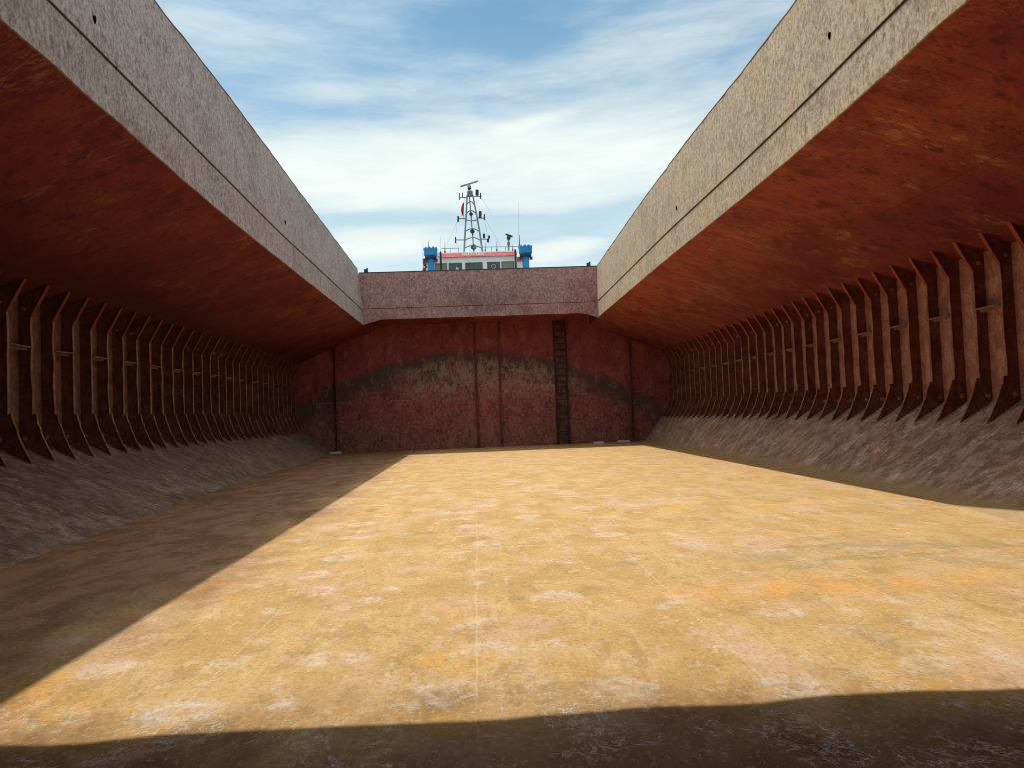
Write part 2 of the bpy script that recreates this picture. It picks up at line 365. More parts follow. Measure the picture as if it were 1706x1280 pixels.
def m_rust(a, b, c_, amt=.5, rr=.85):
    def f(t, P):
        n = t.noise(P, 3.2, 9, .76, .5); g = t.noise(P, 24, 7, .8); v = t.noise(t.scale(P, (2, 2, .9)), 2.4, 8, .76, .4)
        c = t.mix(t.ss(n, .43, .57), a, b)
        c = t.mix(t.mul(t.ss(v, .51, .58), amt), c, c_)
        c = t.mix(t.mul(t.ss(g, .47, .62), .55), c, tuple(q * .35 for q in a))
        return c, t.math('ADD', g, n), .008, rr
    return f
def m_paint(a, dirt, amt=.5, rr=.5):
    def f(t, P):
        n = t.noise(P, 1.2, 6, .65, .4); v = t.noise(t.scale(P, (3, 3, .5)), 1.6, 6, .7)
        c = t.mix(t.mul(t.ss(t.math('ADD', t.mul(n, .5), t.mul(v, .5)), .50, .64), amt), a, dirt)
        return c, n, .004, rr
    return f
M = {
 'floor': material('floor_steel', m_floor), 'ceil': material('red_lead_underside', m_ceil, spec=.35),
 'coam_l': material('chipped_paint_shaded', m_coam((.12, .065, .058), (.33, .27, .25), (.56, .53, .52), (.34, .23, .20), .35)),  # shade of the left coaming put into the greyer colour
 'coam_r': material('chipped_paint_sunlit', m_coam((.15, .085, .05), (.42, .325, .22), (.68, .58, .43), (.48, .32, .15), .65)),  # sunlight on the right coaming put into the warmer, paler colour
 'coam_e': material('chipped_maroon_paint', m_coam((.12, .05, .052), (.29, .145, .14), (.50, .38, .36), (.29, .11, .105), .6)),
 'bulk': material('maroon_bulkhead_paint', m_bulk),
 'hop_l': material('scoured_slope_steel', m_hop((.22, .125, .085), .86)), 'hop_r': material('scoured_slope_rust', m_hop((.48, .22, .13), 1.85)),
 'shell': material('shell_plating', m_rust((.46, .20, .135), (.60, .33, .225), (.34, .13, .085), .7)),  # paler than the webs: bounce light on the plating put into the colour
 'shell_l': material('shaded_shell_plating', m_rust((.22, .10, .068), (.30, .15, .10), (.15, .06, .04), .7)),  # darker copy of the right plating, left wall's shade in the colour
 'web': material('frame_rust', m_rust((.16, .052, .034), (.23, .085, .055), (.09, .03, .022), .7)),  # darker than the plating: shade on the web faces put into the colour
 'edge': material('frame_edge_rust', m_rust((.30, .145, .09), (.42, .25, .17), (.17, .06, .04))),  # lit free edges of the frames painted as a paler rust
 'redp': material('bracket_red_paint', m_rust((.36, .065, .035), (.44, .10, .05), (.22, .06, .04), .6)),
 'pipe': material('stiffener_rust', m_rust((.15, .05, .035), (.24, .10, .06), (.07, .025, .02))),
 'deck': material('deck_paint', m_paint((.34, .30, .27), (.20, .12, .09))),
 'hull': material('outer_hull_paint', m_paint((.03, .04, .06), (.10, .05, .03))),
 'white': material('white_ship_paint', m_paint((.88, .90, .88), (.75, .66, .58), .25)),
 'redband': material('faded_red_band', m_paint((.62, .11, .12), (.74, .36, .34), .6)),
 'blue': material('blue_ship_paint', m_paint((.02, .24, .54), (.10, .30, .48), .7)),
 'dkblue': material('dark_blue_paint', m_paint((.015, .06, .14), (.02, .04, .06), .5)),
 'steel': material('grey_mast_paint', m_paint((.20, .24, .24), (.10, .10, .09), .7)),
 'dark': material('black_fittings', m_paint((.03, .035, .035), (.06, .05, .05), .4)),
 'soot': material('sooty_channel', m_rust((.05, .022, .018), (.085, .04, .03), (.03, .015, .012))),
 'seal': material('window_seal', m_paint((.12, .14, .14), (.30, .28, .26), .5)),
 'pipe2': material('worn_channel', m_rust((.12, .05, .042), (.20, .11, .085), (.05, .025, .02))),
 'pipe3': material('tie_bar_rust', m_rust((.26, .13, .09), (.36, .21, .15), (.14, .055, .04))),
 'redp_l': material('shaded_bracket_red', m_rust((.24, .045, .03), (.30, .07, .04), (.14, .04, .03), .6)),  # darker copy of the bracket red with the left side's shade painted in
 'hole': material('hole_black', lambda t, P: ((.006, .005, .005), None, 0, 1.0), spec=0),
 'lightm': material('pale_plate', m_paint((.72, .70, .64), (.45, .36, .28), .4)),
 'scan': material('scanner_grey', m_paint((.34, .33, .31), (.20, .17, .15), .5)),
 'glass': material('bridge_glass', lambda t, P: (t.mix(t.ss(t.noise(P, 1.3, 3), .4, .6), (.02, .045, .05), (.05, .075, .075)), None, 0, .12), spec=.6),
 'blind': material('window_blind', m_paint((.22, .24, .20), (.12, .13, .11), .6)),
 'flag': material('red_flag_cloth', m_paint((.50, .03, .04), (.25, .02, .03), .5, .9)),
 'ring': material('clear_view_ring', m_paint((.5, .55, .55), (.4, .4, .4), .4)),
 'text': material('white_lettering', m_paint((.85, .80, .78), (.7, .5, .48), .3)),
}
def water(t, P):
    n = t.noise(t.scale(P, (.6, 1, 1)), .35, 6, .6, .3)
    return (.012, .04, .05), n, .5, .12
M['water'] = material('sea_water', water, spec=.5)

# ------------------------------------------------------------------ the setting: sea and hold floor
D = 35.36; Y0 = -1.6
SH_R, SH_L = 9.30, -8.65                 # side plating
b = MB(); b.quad((-6000, -6000, -4), (6000, -6000, -4), (6000, 6000, -4), (-6000, 6000, -4))
tag(b.build('sea_water', M['water']), None, None, kind='structure')
b = MB()
nx, ny = 40, 80
for j in range(ny):
    for i in range(nx):
        x0, x1 = -8.8 + 18.3 * i / nx, -8.8 + 18.3 * (i + 1) / nx; y0, y1 = Y0 + (D - Y0) * j / ny, Y0 + (D - Y0) * (j + 1) / ny
        b.quad((x0, y0, 0), (x1, y0, 0), (x1, y1, 0), (x0, y1, 0))
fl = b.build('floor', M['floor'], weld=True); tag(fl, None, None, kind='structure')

# ------------------------------------------------------------------ sloping hopper plates
def hopper(side):
    if side > 0:
        foot = [(-2, 5.5), (3, 5.8), (7, 6.15), (8.9, 6.45), (10.1, 6.68), (12.5, 6.97), (14.3, 7.12), (17.7, 7.28), (24.6, 7.62), (35.4, 7.87)]
        toe = (8.68, 1.05); junc = (SH_R, 1.45)
    else:
        foot = [(-2, -5.05), (4, -5.2), (8.8, -5.43), (13.56, -5.84), (19.75, -6.30), (26.6, -6.52), (35.4, -6.70)]
        toe = (-8.01, .95); junc = (SH_L, 1.32)
    b = MB(); N = 90; K = 10
    rows = []
    for j in range(N + 1):
        y = Y0 + (D - Y0) * j / N; fx = lerp(foot, y); row = []
        for k in range(K + 1):
            u = k / K; x = fx + (toe[0] - fx) * u; z = -.01 + (toe[1] + .01) * u
            q = math.sin(PI * u) * .018 * (mnoise.noise(Vector((y * 1.3, u * 2, side * 5))) - .15)
            row.append((x - side * q, y, z + q))
        row.append((*((junc[0], y)), junc[1])); rows.append(row)
    for j in range(N):
        for k in range(K + 1):
            b.quad(rows[j][k], rows[j + 1][k], rows[j + 1][k + 1], rows[j][k + 1])
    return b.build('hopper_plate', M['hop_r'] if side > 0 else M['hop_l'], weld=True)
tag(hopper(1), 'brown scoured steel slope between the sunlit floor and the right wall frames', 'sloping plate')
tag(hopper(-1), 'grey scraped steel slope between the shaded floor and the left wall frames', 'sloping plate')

# ------------------------------------------------------------------ side walls (shell plating)
def side_wall(side):
    xs = SH_R if side > 0 else SH_L
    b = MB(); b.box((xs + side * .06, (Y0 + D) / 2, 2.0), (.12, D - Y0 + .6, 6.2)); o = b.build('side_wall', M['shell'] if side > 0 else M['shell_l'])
    return o
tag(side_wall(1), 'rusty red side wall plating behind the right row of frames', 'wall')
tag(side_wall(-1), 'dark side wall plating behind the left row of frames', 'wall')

# ------------------------------------------------------------------ coaming outlines
LBz = [(3, 5.88), (7.84, 5.86), (9.37, 5.81), (12.16, 5.71), (14.99, 5.65), (21.55, 5.64), (32.7, 5.67)]
LKz = [(3, 6.60), (8.8, 6.58), (10.29, 6.54), (13.34, 6.48), (18.67, 6.36), (32.7, 6.33)]
LTz = [(3, 8.42), (8, 8.45), (12.15, 8.47), (14.1, 8.49), (17.41, 8.45), (22.35, 8.32), (32.7, 8.13)]
RX = [(3, 5.26), (10, 5.27), (15, 5.31), (24, 5.38), (32.7, 5.44)]
def rfit(pts, dx_):
    out = []
    for (px, py) in pts:
        d = at(px, py, 1.0) - EYE                      # unit distance ray
        y = 15.0
        for _ in range(12):
            y = (lerp(RX, y) + dx_) / d.x
        out.append((y, 1.55 + d.z * y))
    return [(3, out[0][1])] + sorted(out)
RBz = rfit([(1608, 0), (1489, 109), (1354, 230), (1240, 326), (1100, 439), (996, 528)], 0)
RKz = rfit([(1507, 0), (1371, 140), (1262, 247), (1113, 385), (996, 501)], .03)
RTz = rfit([(1325, 0), (1240, 114), (1152, 223), (1070, 333), (995, 441)], .10)
YN, YE = 5.0, 32.7
def smooth_tab(tab, y):
    return (lerp(tab, y - 1) + lerp(tab, y) * 2 + lerp(tab, y + 1)) / 4
def coaming_side(side):
    lx = (lambda y: -4.78) if side < 0 else (lambda y: lerp(RX, y))
    B, K_, T = (LBz, LKz, LTz) if side < 0 else (RBz, RKz, RTz)
    top_dx = .19 if side < 0 else .10
    N = 84; mt = M['coam_l'] if side < 0 else M['coam_r']
    ys = [YN + (YE - YN) * j / N for j in range(N + 1)]
    lab = ('long grey chipped coaming along the left edge of the open hatch', 'long sunlit tan coaming along the right edge of the open hatch')
    th = thing('hatch_coaming', (lx(YN) + side * .1, YN, 5.7), lab[0] if side < 0 else lab[1], 'hatch coaming')
    def strip(name, f0, f1, mat, thk, K=3):
        # f(y) -> (x, z) inner edge low / high; plate thickness outward
        b = MB(); st = []
        for y in ys:
            (x0, z0), (x1, z1) = f0(y), f1(y)
            ins = [(x0 + (x1 - x0) * k / K, y, z0 + (z1 - z0) * k / K) for k in range(K + 1)]
            w_ = .014 * mnoise.noise(Vector((y * .9, side * 3, z0)))
            ins = [(x + (w_ * math.sin(PI * k / K)), y_, z) for k, (x, y_, z) in enumerate(ins)]
            outs = [(x + side * thk, y_, z) for (x, y_, z) in ins][::-1]
            st.append(ins + outs)
        n = len(st[0]); i0 = 0
        for s in st: b.v += s
        for j in range(N):
            for k in range(n):
                k2 = (k + 1) % n; b.f.append((j * n + k, (j + 1) * n + k, (j + 1) * n + k2, j * n + k2))
        b.f.append(tuple(range(n))); b.f.append(tuple(N * n + k for k in range(n))[::-1])
        return b.build(name, mat, th)
    rip = lambda y: .035 * mnoise.noise(Vector((y * 1.3, 9 * side, 0))) + .022 * mnoise.noise(Vector((y * 4.0, 2, 0)))
    kz = lambda y: smooth_tab(K_, y)
    strip('lower_plate', lambda y: (lx(y), smooth_tab(B, y) + rip(y) * .5), lambda y: (lx(y) + side * .03, kz(y) - .010), mt, .03, 2)
    strip('upper_plate', lambda y: (lx(y) + side * .012, kz(y) + .010), lambda y: (lx(y) + side * top_dx, smooth_tab(T, y) + rip(y) - .03), mt, .03, 4)
    strip('seam', lambda y: (lx(y) + side * .028, kz(y) - .024), lambda y: (lx(y) + side * .030, kz(y) + .024), M['soot'], .03, 1)
    strip('top_rail', lambda y: (lx(y) + side * (top_dx - .004) + .02 * mnoise.noise(Vector((y * 2.2, 4, side))), smooth_tab(T, y) + rip(y) - .028), lambda y: (lx(y) + side * (top_dx - .004), smooth_tab(T, y) + rip(y)), M['pipe'], .24, 1)
    # drain / lifting holes burnt through the plate
    hp = {-1: [(150, 32), (472, 370)], 1: [(1384, 59), (1129, 346)]}[side]
    for (px, py) in hp:
        d = at(px, py, 1.0) - EYE; y = 14
        for _ in range(10): y = (lx(y) + side * (top_dx * .5)) / d.x
        z = 1.55 + d.z * y
        b = MB(); x = lx(y) + side * (.012 + (top_dx - .012) * (z - kz(y)) / (smooth_tab(T, y) - kz(y))) - side * .02
        ring = [(x, y + .028 * math.cos(a) * (1 + .3 * math.sin(3 * a)), z + .055 * math.sin(a)) for a in [2 * PI * q / 10 for q in range(10)]]
        b.prism(ring, (side * .03, 0, 0)); b.build('drain_hole', M['hole'], th)
    return th
coaming_side(-1); coaming_side(1)

# end coaming over the far bulkhead
XL, XR = -4.78, 5.44
th = thing('hatch_coaming', (0, YE, 5.7), 'chipped maroon coaming across the far end of the hatch below the wheelhouse', 'hatch coaming')
ZK = 6.37
b = MB(); n = 40; prof = []
for i in range(n + 1):
    x = XL + (XR - XL) * i / n
    z = 5.89 + .012 * mnoise.noise(Vector((x * 1.2, 0, 0)))
    if x < -4.02: z = 5.89 - .21 * (-4.02 - x) / .76
    if x > 4.80: z = 5.89 - .20 * (x - 4.80) / .64
    prof.append((x, z))
b.prism([(x, YE + .012, z) for x, z in prof] + [(XR + .09, YE + .012, ZK - .01), (XL - .09, YE + .012, ZK - .01)], (0, .03, 0))
b.build('lower_plate', M['coam_e'], th)
b = MB(); pr = [(XL + (XR - XL) * i / n, 7.92 + .015 * mnoise.noise(Vector((i * .4, 4, 0)))) for i in range(n + 1)]
b.prism([(XL - .09, YE + .001, ZK + .012), (XR + .09, YE + .001, ZK + .012)] + [(x + (.02 - .22 * (i == n)) * 0 + (.12 if i == 0 else (-.20 if i == n else 0)), YE, z) for i, (x, z) in enumerate(pr[::-1])], (0, .03, 0))
b.build('upper_plate', M['coam_e'], th)
b = MB(); b.box(((XL + XR) / 2, YE + .045, ZK), (XR - XL, .02, .04)); b.build('seam', M['pipe'], th)
b = MB(); b.box(((XL + XR) / 2, YE + .13, 7.955), (XR - XL + .3, .28, .035)); b.build('top_rail', M['dark'], th)
for x, zz in ((-4.62, 8.05), (5.17, 8.05)):
    b = MB(); b.box((x, YE + .12, zz), (.16, .16, .14)); b.box((x + .05, YE + .12, zz + .09), (.06, .08, .06)); b.build('cleat', M['dark'], th)

# near end: coaming and cross deck above and behind the camera
th = thing('hatch_coaming', (0, YN, 5.7), 'coaming at the near end of the hatch casting the straight shadow on the front floor', 'hatch coaming')
b = MB(); v = []
xs = [XL - .1 + (XR - XL + .2) * i / 60 for i in range(61)]
yo = lambda x: YN + .075 * mnoise.noise(Vector((x * .9, 1, 0))) + .04 * mnoise.noise(Vector((x * 2.4, 5, 0)))
b.prism([(x, yo(x), 5.75) for x in xs] + [(x, yo(x) - .05, 5.75) for x in xs[::-1]], (0, 0, 2.3))
b.build('plate', M['coam_e'], th)
b = MB(); b.box(((XL + XR) / 2, (Y0 + YN) / 2 - .04, 6.4), (XR - XL + .2, YN - Y0, 1.1))
tag(b.build('cross_deck', M['ceil']), 'red deck box over the near end of the hold above the camera', 'deck')
b = MB(); b.box((.3, Y0 - .05, 3.2), (18.4, .1, 6.6))
tag(b.build('bulkhead', M['bulk']), 'plain steel bulkhead closing the hold behind the camera', 'bulkhead')

# ------------------------------------------------------------------ sloping undersides (topside tanks)
def topside(side):
    lx = (lambda y: -4.78 - .031) if side < 0 else (lambda y: lerp(RX, y) + .031)
    B = LBz if side < 0 else RBz
    sx = (SH_L if side < 0 else SH_R); sz = 4.13 if side < 0 else 4.17
    N = 70; K = 8; b = MB(); st = []
    for j in range(N + 1):
        y = Y0 + (D - Y0) * j / N; zb = smooth_tab(B, min(y, 31.9)) + .004; row = []
        for k in range(K + 1):
            u = k / K; x = lx(y) + (sx - lx(y)) * u; z = zb + (sz - zb) * u
            z += .02 * math.sin(PI * u) * mnoise.noise(Vector((x * .5, y * .5, 3)))
            row.append((x, y, z))
        row += [(sx + side * .13, y, sz), (sx + side * .13, y, 6.5), (lx(y) + side * .14, y, 6.45), (lx(y) + side * .03, y, 6.2)]
        st.append(row)
    n = len(st[0])
    for s in st: b.v += s
    for j in range(N):
        for k in range(n):
            k2 = (k + 1) % n; b.f.append((j * n + k, (j + 1) * n + k, (j + 1) * n + k2, j * n + k2))
    b.f.append(tuple(range(n))); b.f.append(tuple(N * n + k for k in range(n))[::-1])
    return b.build('wing_tank', M['ceil'])
tag(topside(-1), 'dark red sloping overhang under the left deck above the left frames', 'wing tank')
tag(topside(1), 'rust red sloping overhang under the right deck above the right frames', 'wing tank')
# cross deck beyond the hatch, out to the wheelhouse
b = MB(); b.box(((XL + XR) / 2, (YE + .06 + D) / 2, 6.30), (XR - XL + .02, D - YE - .06, .70))
tag(b.build('cross_deck', M['ceil']), 'narrow dark deck underside behind the far coaming, on top of the bulkhead', 'deck')
b = MB(); b.box((.3, (D + 95) / 2 + .05, 5.6), (18.2, 95 - D - .1, 1.9))
tag(b.build('main_deck', M['deck']), 'main deck carrying the wheelhouse beyond the hold', 'deck')
b = MB(); b.box((.3, (D + 95) / 2 + .05, .3), (18.0, 95 - D - .3, 8.6))
b.box((.3, 15, -2.2), (18.2, 40, 3.9))
tag(b.build('ship_hull', M['hull']), 'dark outer hull of the ship beneath the deck', 'hull')

# ------------------------------------------------------------------ far bulkhead with its stiffeners
b = MB()
rows = []
for j in range(37):
    row = []
    for i in range(13):
        x = -8.75 + 18.1 * j / 36; z = -.02 + 6.2 * i / 12
        row.append((x, D + .03 * mnoise.noise(Vector((x * .6, z * .6, 2))), z))
    rows.append(row)
for j in range(36):
    for i in range(12): b.quad(rows[j][i], rows[j + 1][i], rows[j + 1][i + 1], rows[j][i + 1])
b.quad((-8.75, D + .1, -.02), (9.35, D + .1, -.02), (9.35, D + .1, 6.2), (-8.75, D + .1, 6.2))
tag(b.build('bulkhead', M['bulk'], weld=True), 'maroon bulkhead with a sooty arch stain closing the far end of the hold', 'bulkhead')
def ceil_z(x):
    if XL <= x <= XR: return 5.95
    if x < XL: return 5.67 + (4.13 - 5.67) * (x - XL) / (SH_L - XL)
    return 5.72 + (4.17 - 5.72) * (x - XR) / (SH_R - XR)
for x, x2, lab, wd in ((-6.44, -6.47, 'dark vertical stiffener nearest the left end of the far bulkhead', .13),
                   (.03, .02, 'rusty vertical pipe left of centre on the far bulkhead', .09),
                   (1.18, 1.10, 'rusty vertical pipe right of centre on the far bulkhead, broken off at mid height', .09),
                   (7.19, 7.29, 'dark vertical stiffener right of the ladder on the far bulkhead', .13)):
    th = thing('bulkhead_stiffener', (x2, D, 0), lab, 'stiffener', 'vertical stiffeners on the far bulkhead')
    zt = ceil_z(x); b = MB()
    if wd > .1:
        b.box(((x + x2) / 2, D - .10, zt / 2), (.03, .2, zt)); b.build('web', M['pipe'], th)
        b = MB(); b.box(((x + x2) / 2, D - .205, zt / 2), (.12, .02, zt)); b.build('flange', M['pipe'], th)
    else:
        pts = [(x + (x2 - x) * (1 - k / 12) + .012 * math.sin(k * 1.7), D - .11, zt * k / 12) for k in range(13)]
        b.tube(pts, .045, 10); b.build('pipe', M['web'], th, smooth=True)
        for z in (1.1, 2.6, 4.0, 5.4):
            c = MB(); c.box((x + .005, D - .075, z), (.17, .15, .05)); c.build('pipe_clip', M['pipe'], th)
        c = MB(); c.lathe((x2, D - .11, .0), [(.10, 0), (.10, .06), (.05, .08)], 10); c.build('pipe_foot', M['pipe'], th)
# ladder
th = thing('ladder', (4.05, D, 0), 'rusty vertical ladder with dark rungs fixed to the far bulkhead', 'ladder')
b = MB()
b.box((4.03, D - .035, 2.95), (.62, .03, 5.88)); b.build('back_plate', M['pipe2'], th)
for dx_ in (-.27, .27):
    b = MB(); b.box((4.03 + dx_, D - .13, 2.95), (.06, .12, 5.86)); b.build('rail', M['soot'], th)
for k in range(19):
    b = MB(); z = .3 + k * .3; b.tube([(3.78, D - .15, z), (4.03, D - .155, z + .01), (4.28, D - .15, z)], .022, 6); b.build('rung', M['soot'], th)
for i, (x, y, lab, sx) in enumerate(((-6.63, 34.95, 'small pale steel cover on the floor at the left foot of the far bulkhead', .62),
                 (5.50, 34.3, 'small pale steel cover on the floor just right of the ladder', .44),
                 (6.80, 34.95, 'small pale steel cover on the floor at the right foot of the far bulkhead', .52))):
    th = thing('bilge_cover', (x, y, 0), lab, 'floor cover', 'pale covers along the foot of the bulkhead')
    b = MB(); b.box((x, y, .05), (sx, .32, .10)); b.build('cover_plate', M['lightm'], th)
    b = MB(); b.tube([(x - .08, y, .09), (x - .08, y, .15), (x + .08, y, .15), (x + .08, y, .09)], .012, 6); b.build('handle', M['pipe'], th)

# ------------------------------------------------------------------ side frames
def jit(s, a): return a * mnoise.noise(Vector(s))
def make_frame(side, var):
    if side > 0: fe, sx, tx, tz, kx, toe = 9.08, SH_R, 8.76, 4.39, 3.80, (8.68, 1.06)
    else: fe, sx, tx, tz, kx, toe = -8.41, SH_L, -8.08, 4.36, 3.75, (-8.01, .965)
    lk = 1.88; lkx = fe - side * .055
    sv = var * 7.3 + (20 if side > 0 else 0)
    r = thing('hull_frame', (sx, 0, 1.4), '', 'hull frame')
    def plate(pts, name, mat, thk, y=0):
        b = MB(); b.prism([(x, y - thk / 2, z) for x, z in pts], (0, thk, 0)); return b.build(name, mat, r)
    # straight web, free edge slightly wavy
    Z = [lk + (kx - lk) * k / 14 for k in range(15)]
    edge = [(fe + jit((z * 2.2, sv, 0), .020) + jit((z * 7, sv, 3), .009), z) for z in Z]
    plate(edge + [(sx - side * .002, kx), (sx - side * .002, lk)], 'web', M['web'], .014)
    # upper bracket meets the sloping overhang
    zsh = 4.13 if side < 0 else 4.17
    plate([(fe, kx + .002), (tx, tz), (sx - side * .002, zsh - .002), (sx - side * .002, kx + .002)], 'upper_bracket', M['web'], .014)
    # lower bracket flares to the toe on the hopper plate
    lw = []
    for k in range(11):
        u = k / 10; x = lkx + (toe[0] - lkx) * (u ** 1.35); z = lk + (toe[1] - lk) * u
        lw.append((x - side * abs(jit((z * 9, sv, 7), .035)), z))
    jz = 1.45 if side > 0 else 1.32
    plate(lw + [(sx - side * .002, jz - .01), (sx - side * .002, lk)], 'lower_bracket', M['web'], .02)
    # face flats
    def face(pts, name, mat, wd):
        b = MB(); n = len(pts)
        for (x0, z0), (x1, z1) in zip(pts, pts[1:]):
            pass
        d = .012
        inner = []; outer = []
        for k, (x, z) in enumerate(pts):
            a = pts[max(k - 1, 0)]; c = pts[min(k + 1, n - 1)]
            tx_, tz_ = c[0] - a[0], c[1] - a[1]; L = math.hypot(tx_, tz_); nx_, nz_ = -tz_ / L, tx_ / L
            if nx_ * side > 0: nx_, nz_ = -nx_, -nz_
            ww = wd / 2 * (1 + jit((z * 6, sv, 11), .35))
            inner.append((x + nx_ * d, z + nz_ * d, ww)); outer.append((x, z, ww))
        i0 = 0
        for (xi, zi, w1), (xo, zo, w2) in zip(inner, outer):
            b.v += [(xi, -w1, zi), (xi, w1, zi), (xo, w1, zo), (xo, -w1, zo)]
        for k in range(n - 1):
            for q in range(4):
                q2 = (q + 1) % 4; b.f.append((k * 4 + q, k * 4 + q2, (k + 1) * 4 + q2, (k + 1) * 4 + q))
        b.f.append((0, 1, 2, 3)); b.f.append(tuple((n - 1) * 4 + q for q in (3, 2, 1, 0)))
        return b.build(name, mat, r)
    face(edge, 'flange', M['edge'], .062)
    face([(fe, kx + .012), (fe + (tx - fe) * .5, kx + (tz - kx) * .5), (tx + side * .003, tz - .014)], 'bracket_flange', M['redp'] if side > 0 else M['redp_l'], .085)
    face(lw[:-1], 'lower_flange', M['edge'], .042)
    # bolt-like scallop plug where the bracket meets the slope
    b = MB(); cx = sx - side * .10; b.lathe((0, 0, 0), [(.045, 0), (.045, .02), (.02, .028)], 10)
    vv = [(cx + p[0], -.012 - p[2], jz + .10 + p[1]) for p in b.v]; b.v = vv; b.build('plug', M['edge'], r)
    if var % 2 == 0:
        b = MB(); b.lathe((0, 0, 0), [(.04, 0), (.04, .02), (.02, .028)], 8)
        b.v = [(sx - side * .12 + p[0], -.012 - p[2], kx + .17 + p[1]) for p in b.v]; b.build('upper_plug', M['edge'], r)
    return r
def tie_bar(side, r, span):
    fe = 9.06 if side > 0 else -8.39; z = 3.12 if side > 0 else 3.17
    b = MB(); dz = random.uniform(-.02, .02)
    b.box((fe + side * .035, span / 2, z), (.13, span - .03, .022), Matrix.Rotation(dz, 3, 'X'))
    b.box((fe + side * .095, span / 2, z - .03), (.012, span - .03, .06))
    o = b.build('tie_bar', M['pipe3'], r); o.location = (-r.location.x, 0, -r.location.z)
    return o
def place_frames(side):
    protos = [make_frame(side, v) for v in range(5)]
    if side > 0: ys = [12.44 + .703 * n for n in range(-3, 33)]; first = -3
    else: ys = [13.90 + .736 * n for n in range(-3, 30)]; first = -3
    sp = ys[1] - ys[0]; wall = 'right' if side > 0 else 'left'
    used = set()
    for i, y in enumerate(ys):
        n = first + i; v = random.randrange(5)
        if v in used:
            p = protos[v]; r = p.copy(); COL.objects.link(r)
            for ch in list(p.children):
                if ch.name.startswith('tie_bar'): continue
                c = ch.copy(); COL.objects.link(c); c.parent = r
        else:
            r = protos[v]; used.add(v)
        r.location = (r.location.x, y + random.uniform(-.012, .012), r.location.z)
        vis = n + 2
        if vis < 1:
            r['label'] = 'rusty frame on the %s wall, %s one nearer than the picture shows' % (wall, ORD[-vis])
        else:
            r['label'] = 'rusty curved hull frame on the %s wall, %s counting from the photo\'s %s edge' % (wall, ordinal(vis), wall)
        r['group'] = 'hull frames along the %s wall' % wall
        if n % 2 == 0 and i + 1 < len(ys):
            tb = tie_bar(side, r, sp)
    for v in range(5):
        if v not in used:
            for ch in list(protos[v].children): bpy.data.objects.remove(ch)
            bpy.data.objects.remove(protos[v])
FR = place_frames
_mk = make_frame
FR(1); FR(-1)
bpy.context.view_layer.update()

# ------------------------------------------------------------------ wheelhouse beyond the hatch
WY = 75.0
def P(px, py, y=WY): return at(px, py, y)
th = thing('wheelhouse', (1, WY + 4, 6.6), 'white ship wheelhouse with a faded red band and dark windows above the far coaming', 'wheelhouse')
A = P(728, 428); B_ = P(861, 426); x0, x1 = A.x, B_.x; zt = (A.z + B_.z) / 2
b = MB(); b.box(((x0 + x1) / 2, WY + 3.5, (zt + 12.5) / 2), (x1 - x0, 7, zt - 12.5)); b.build('wall', M['white'], th)
b = MB(); b.box(((x0 + x1) / 2, WY + 5.2, 9.6), (13, 9.6, 5.8)); b.build('lower_deckhouse', M['white'], th)
xb0, xb1 = P(735.5, 425).x, P(860.5, 421).x
b = MB(); b.prism([(xb0, WY - .30, zt - .02), (xb1, WY - .30, zt - .02), (xb1, WY - .06, zt + .44), (xb0, WY - .06, zt + .44)], (0, .12, 0)); b.build('fascia', M['redband'], th)
b = MB(); b.box(((x0 + x1) / 2, WY + 3.4, zt + .30), (x1 - x0 + .1, 7.0, .34)); b.build('roof', M['white'], th)
for (a, c, kind) in ((725.7, 743.6, 0), (748.5, 768.8, 1), (776, 803, 2), (812.5, 832, 3), (836.5, 855.6, 0)):
    xa, xc = P(a, 440).x, P(c, 440).x; zc = zt - 1.16; hh = 1.06
    f = MB()
    f.box(((xa + xc) / 2, WY - .03, zc + hh / 2 + .02), (xc - xa + .12, .07, .06)); f.box(((xa + xc) / 2, WY - .03, zc - hh / 2 - .02), (xc - xa + .12, .07, .06))
    f.box((xa - .03, WY - .03, zc), (.06, .07, hh)); f.box((xc + .03, WY - .03, zc), (.06, .07, hh))
    fo = f.build('window', M['seal'], th)
    g = MB(); g.box(((xa + xc) / 2, WY - .012, zc), (xc - xa, .02, hh)); go = g.build('pane', M['blind'] if kind == 0 else M['glass'], fo)
    if kind == 3:
        pts = [((xa + xc) / 2 + .21 * math.cos(q * PI / 10), WY - .045, zc + .12 + .21 * math.sin(q * PI / 10)) for q in range(21)]
        g = MB(); g.tube(pts, .03, 6); g.build('clear_view_screen', M['ring'], fo)
    if kind == 1:
        g = MB(); g.prism([((xa + xc) / 2 - .1, WY - .04, zc - .4), ((xa + xc) / 2 + .42, WY - .04, zc - .4), ((xa + xc) / 2 + .28, WY - .04, zc + .1), ((xa + xc) / 2 + .1, WY - .04, zc + .18)], (0, .01, 0)); g.build('chart', M['ring'], fo)
    if kind == 2:
        g = MB(); g.box(((xa + xc) / 2, WY - .035, zc), (.04, .03, hh)); g.build('mullion', M['dkblue'], fo)
# ship's name on the band
cu = bpy.data.curves.new('lettering', 'FONT'); cu.body = 'NEPTUNUS'; cu.size = .36; cu.extrude = .01; cu.space_character = 1.28; cu.align_x = 'CENTER'; cu.align_y = 'CENTER'
to = bpy.data.objects.new('lettering_tmp', cu); COL.objects.link(to); bpy.context.view_layer.update()
me = bpy.data.meshes.new_from_object(to.evaluated_get(bpy.context.evaluated_depsgraph_get())); bpy.data.objects.remove(to)
me.name = 'lettering'; me.materials.clear(); me.materials.append(M['text'])
lo = bpy.data.objects.new('lettering', me); COL.objects.link(lo); lo.parent = th
lo.rotation_euler = (math.radians(90 - 27.5), 0, 0)
lp = Vector(((P(767, 420).x + P(809, 420).x) / 2, WY - .20, zt + .20)); lo.location = lp - Vector(th.location)
